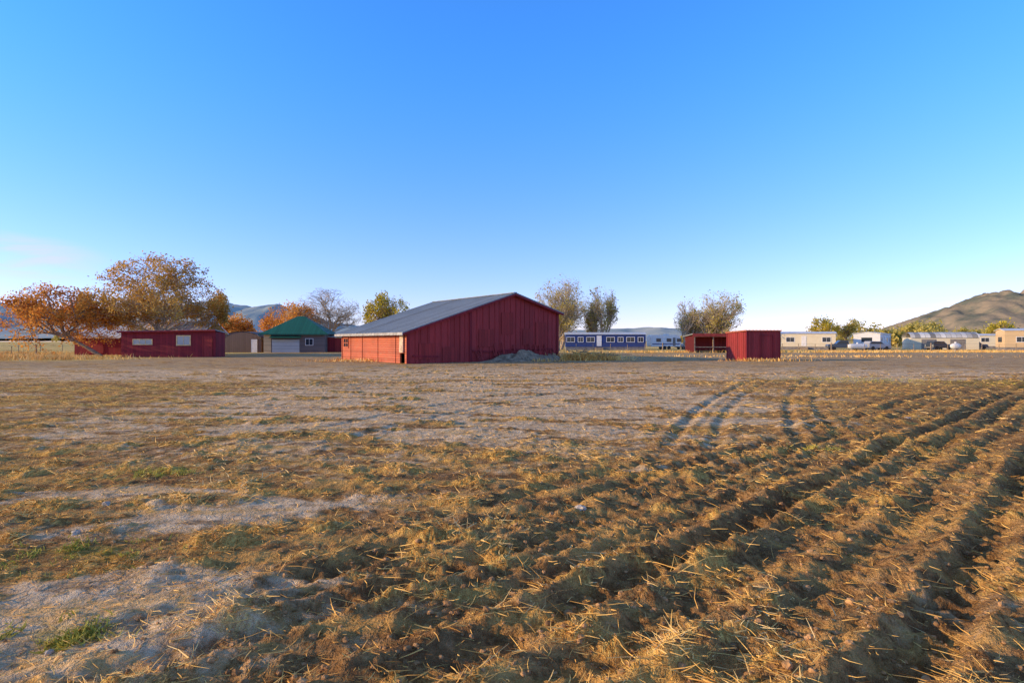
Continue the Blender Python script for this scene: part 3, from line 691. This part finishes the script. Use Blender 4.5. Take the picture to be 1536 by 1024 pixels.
# ------------------------------------------------------------ HILLS
def hills(name,xs,ys,prof_x,prof_h,depthc,depthw,mat,seed,rough,fs):
    X,Y=np.meshgrid(xs,ys); base=np.interp(X,prof_x,prof_h)
    rid=1-np.abs(fbm(X*fs,Y*fs*.7,5,seed,.55)); 
    sh_=np.exp(-((Y-depthc)/depthw)**2); Z=base*sh_*(1-rough+rough*rid)-12*(1-sh_)-3
    nr,nc=X.shape; id_=np.arange(nr*nc).reshape(nr,nc); Fc=np.stack([id_[:-1,:-1],id_[:-1,1:],id_[1:,1:],id_[1:,:-1]],-1).reshape(-1,4)
    return mesh_np(name,np.stack([X,Y,Z],-1).reshape(-1,3),Fc,mat,smooth=True)
def mat_hill(name,c1,c2,sc):
    m,nt,b=new_mat(name); tc=N(nt,'ShaderNodeTexCoord').outputs['Object']
    c=mixc(nt,ramp(nt,noise(nt,tc,sc,8,.65),.38,.62),c1,c2); nt.links.new(c,b.inputs['Base Color']); b.inputs['Roughness'].default_value=1; b.inputs['Specular IOR Level'].default_value=0
    bump(nt,b,noise(nt,tc,sc*3,6),.5,15); return m
hx=[-8000,-4770,-4460,-4086,-3800,-3300,-2844,-2600,-2410,-2160,-1975,-1500,-800,500,800,1150,1285,1615,1900,2600,4500]
hh=[380,370,355,270,290,325,385,380,320,365,250,170,110,110,120,135,140,125,100,90,140]
hills('distant_hills',np.linspace(-8000,4500,420),np.linspace(4300,6500,60),hx,hh,5300,700,mat_hill('hazy_hills',(.34,.40,.38),(.50,.52,.46),.002),71,.22,.0016)  # aerial haze put into the base colour of the hills
hills('brown_mountain',np.linspace(1800,6500,340),np.linspace(2200,4600,160),[1800,2200,2330,2400,2550,2700,2830,2970,3400,4000,4600,6500],[0,30,90,140,200,255,310,350,430,420,360,200],3300,620,mat_hill('brown_hill',(.15,.16,.12),(.34,.27,.18),.006),81,.33,.0022)

# ------------------------------------------------------------ WORLD + SUN + CAMERA
w=bpy.data.worlds.new('World'); scene.world=w; w.use_nodes=True; nt=w.node_tree; bg=nt.nodes['Background']
sky=N(nt,'ShaderNodeTexSky',sky_type='NISHITA'); sky.sun_disc=False; sky.sun_elevation=SUN_EL
sky.sun_rotation=math.atan2(SUN_AZ[0],SUN_AZ[1])%(2*math.pi); sky.altitude=1400; sky.air_density=1.0; sky.dust_density=.3; sky.ozone_density=2.0
tcg=N(nt,'ShaderNodeTexCoord').outputs['Generated']
sp=N(nt,'ShaderNodeSeparateXYZ'); nt.links.new(tcg,sp.inputs[0])
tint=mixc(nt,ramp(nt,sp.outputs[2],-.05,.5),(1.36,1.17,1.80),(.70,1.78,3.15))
tint=mixc(nt,ramp(nt,sp.outputs[2],.5,.75),tint,(2.0,1.45,1.15))  # zenith above the view warmed and brightened as added fill for the ground
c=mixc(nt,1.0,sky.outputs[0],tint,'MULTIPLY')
def cloud(c,dirv,sx,sz,thr,col,amt):
    d=Vector(dirv).normalized()
    dx=math_n(nt,'DIVIDE',math_n(nt,'SUBTRACT',sp.outputs[0],d.x),sx); dz=math_n(nt,'DIVIDE',math_n(nt,'SUBTRACT',sp.outputs[2],d.z),sz)
    r2=math_n(nt,'ADD',math_n(nt,'MULTIPLY',dx,dx),math_n(nt,'MULTIPLY',dz,dz)); mk=ramp(nt,r2,1,0)
    nz=ramp(nt,noise(nt,mapping(nt,tcg,(5,5,22)),1.6,6,.55,.6),thr,thr+.3)
    f=math_n(nt,'MULTIPLY',math_n(nt,'MULTIPLY',mk,nz),amt)
    return mixc(nt,f,c,col)
c=cloud(c,(-.92,.98,.150),.12,.04,.38,(5.5,5.2,6.1),.75)
c=cloud(c,(.78,1.,.075),.16,.025,.35,(5.8,5.8,5.9),.6)
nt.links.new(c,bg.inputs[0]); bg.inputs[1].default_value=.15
ld=bpy.data.lights.new('sun','SUN'); ld.energy=5; ld.angle=math.radians(.5); ld.color=(1,.71,.35)
lo_=bpy.data.objects.new('sun',ld); scene.collection.objects.link(lo_)
sd=Vector((SUN_AZ[0]*math.cos(SUN_EL),SUN_AZ[1]*math.cos(SUN_EL),math.sin(SUN_EL))); lo_.rotation_euler=(-sd).to_track_quat('-Z','Y').to_euler(); lo_.location=(-20,5,20)
cd=bpy.data.cameras.new('camera'); cd.lens=20; cd.sensor_width=36; cd.clip_start=.05; cd.clip_end=30000
cam=bpy.data.objects.new('camera',cd); scene.collection.objects.link(cam); cam.location=(0,0,1.62); cam.rotation_euler=(math.radians(90),0,0); scene.camera=cam
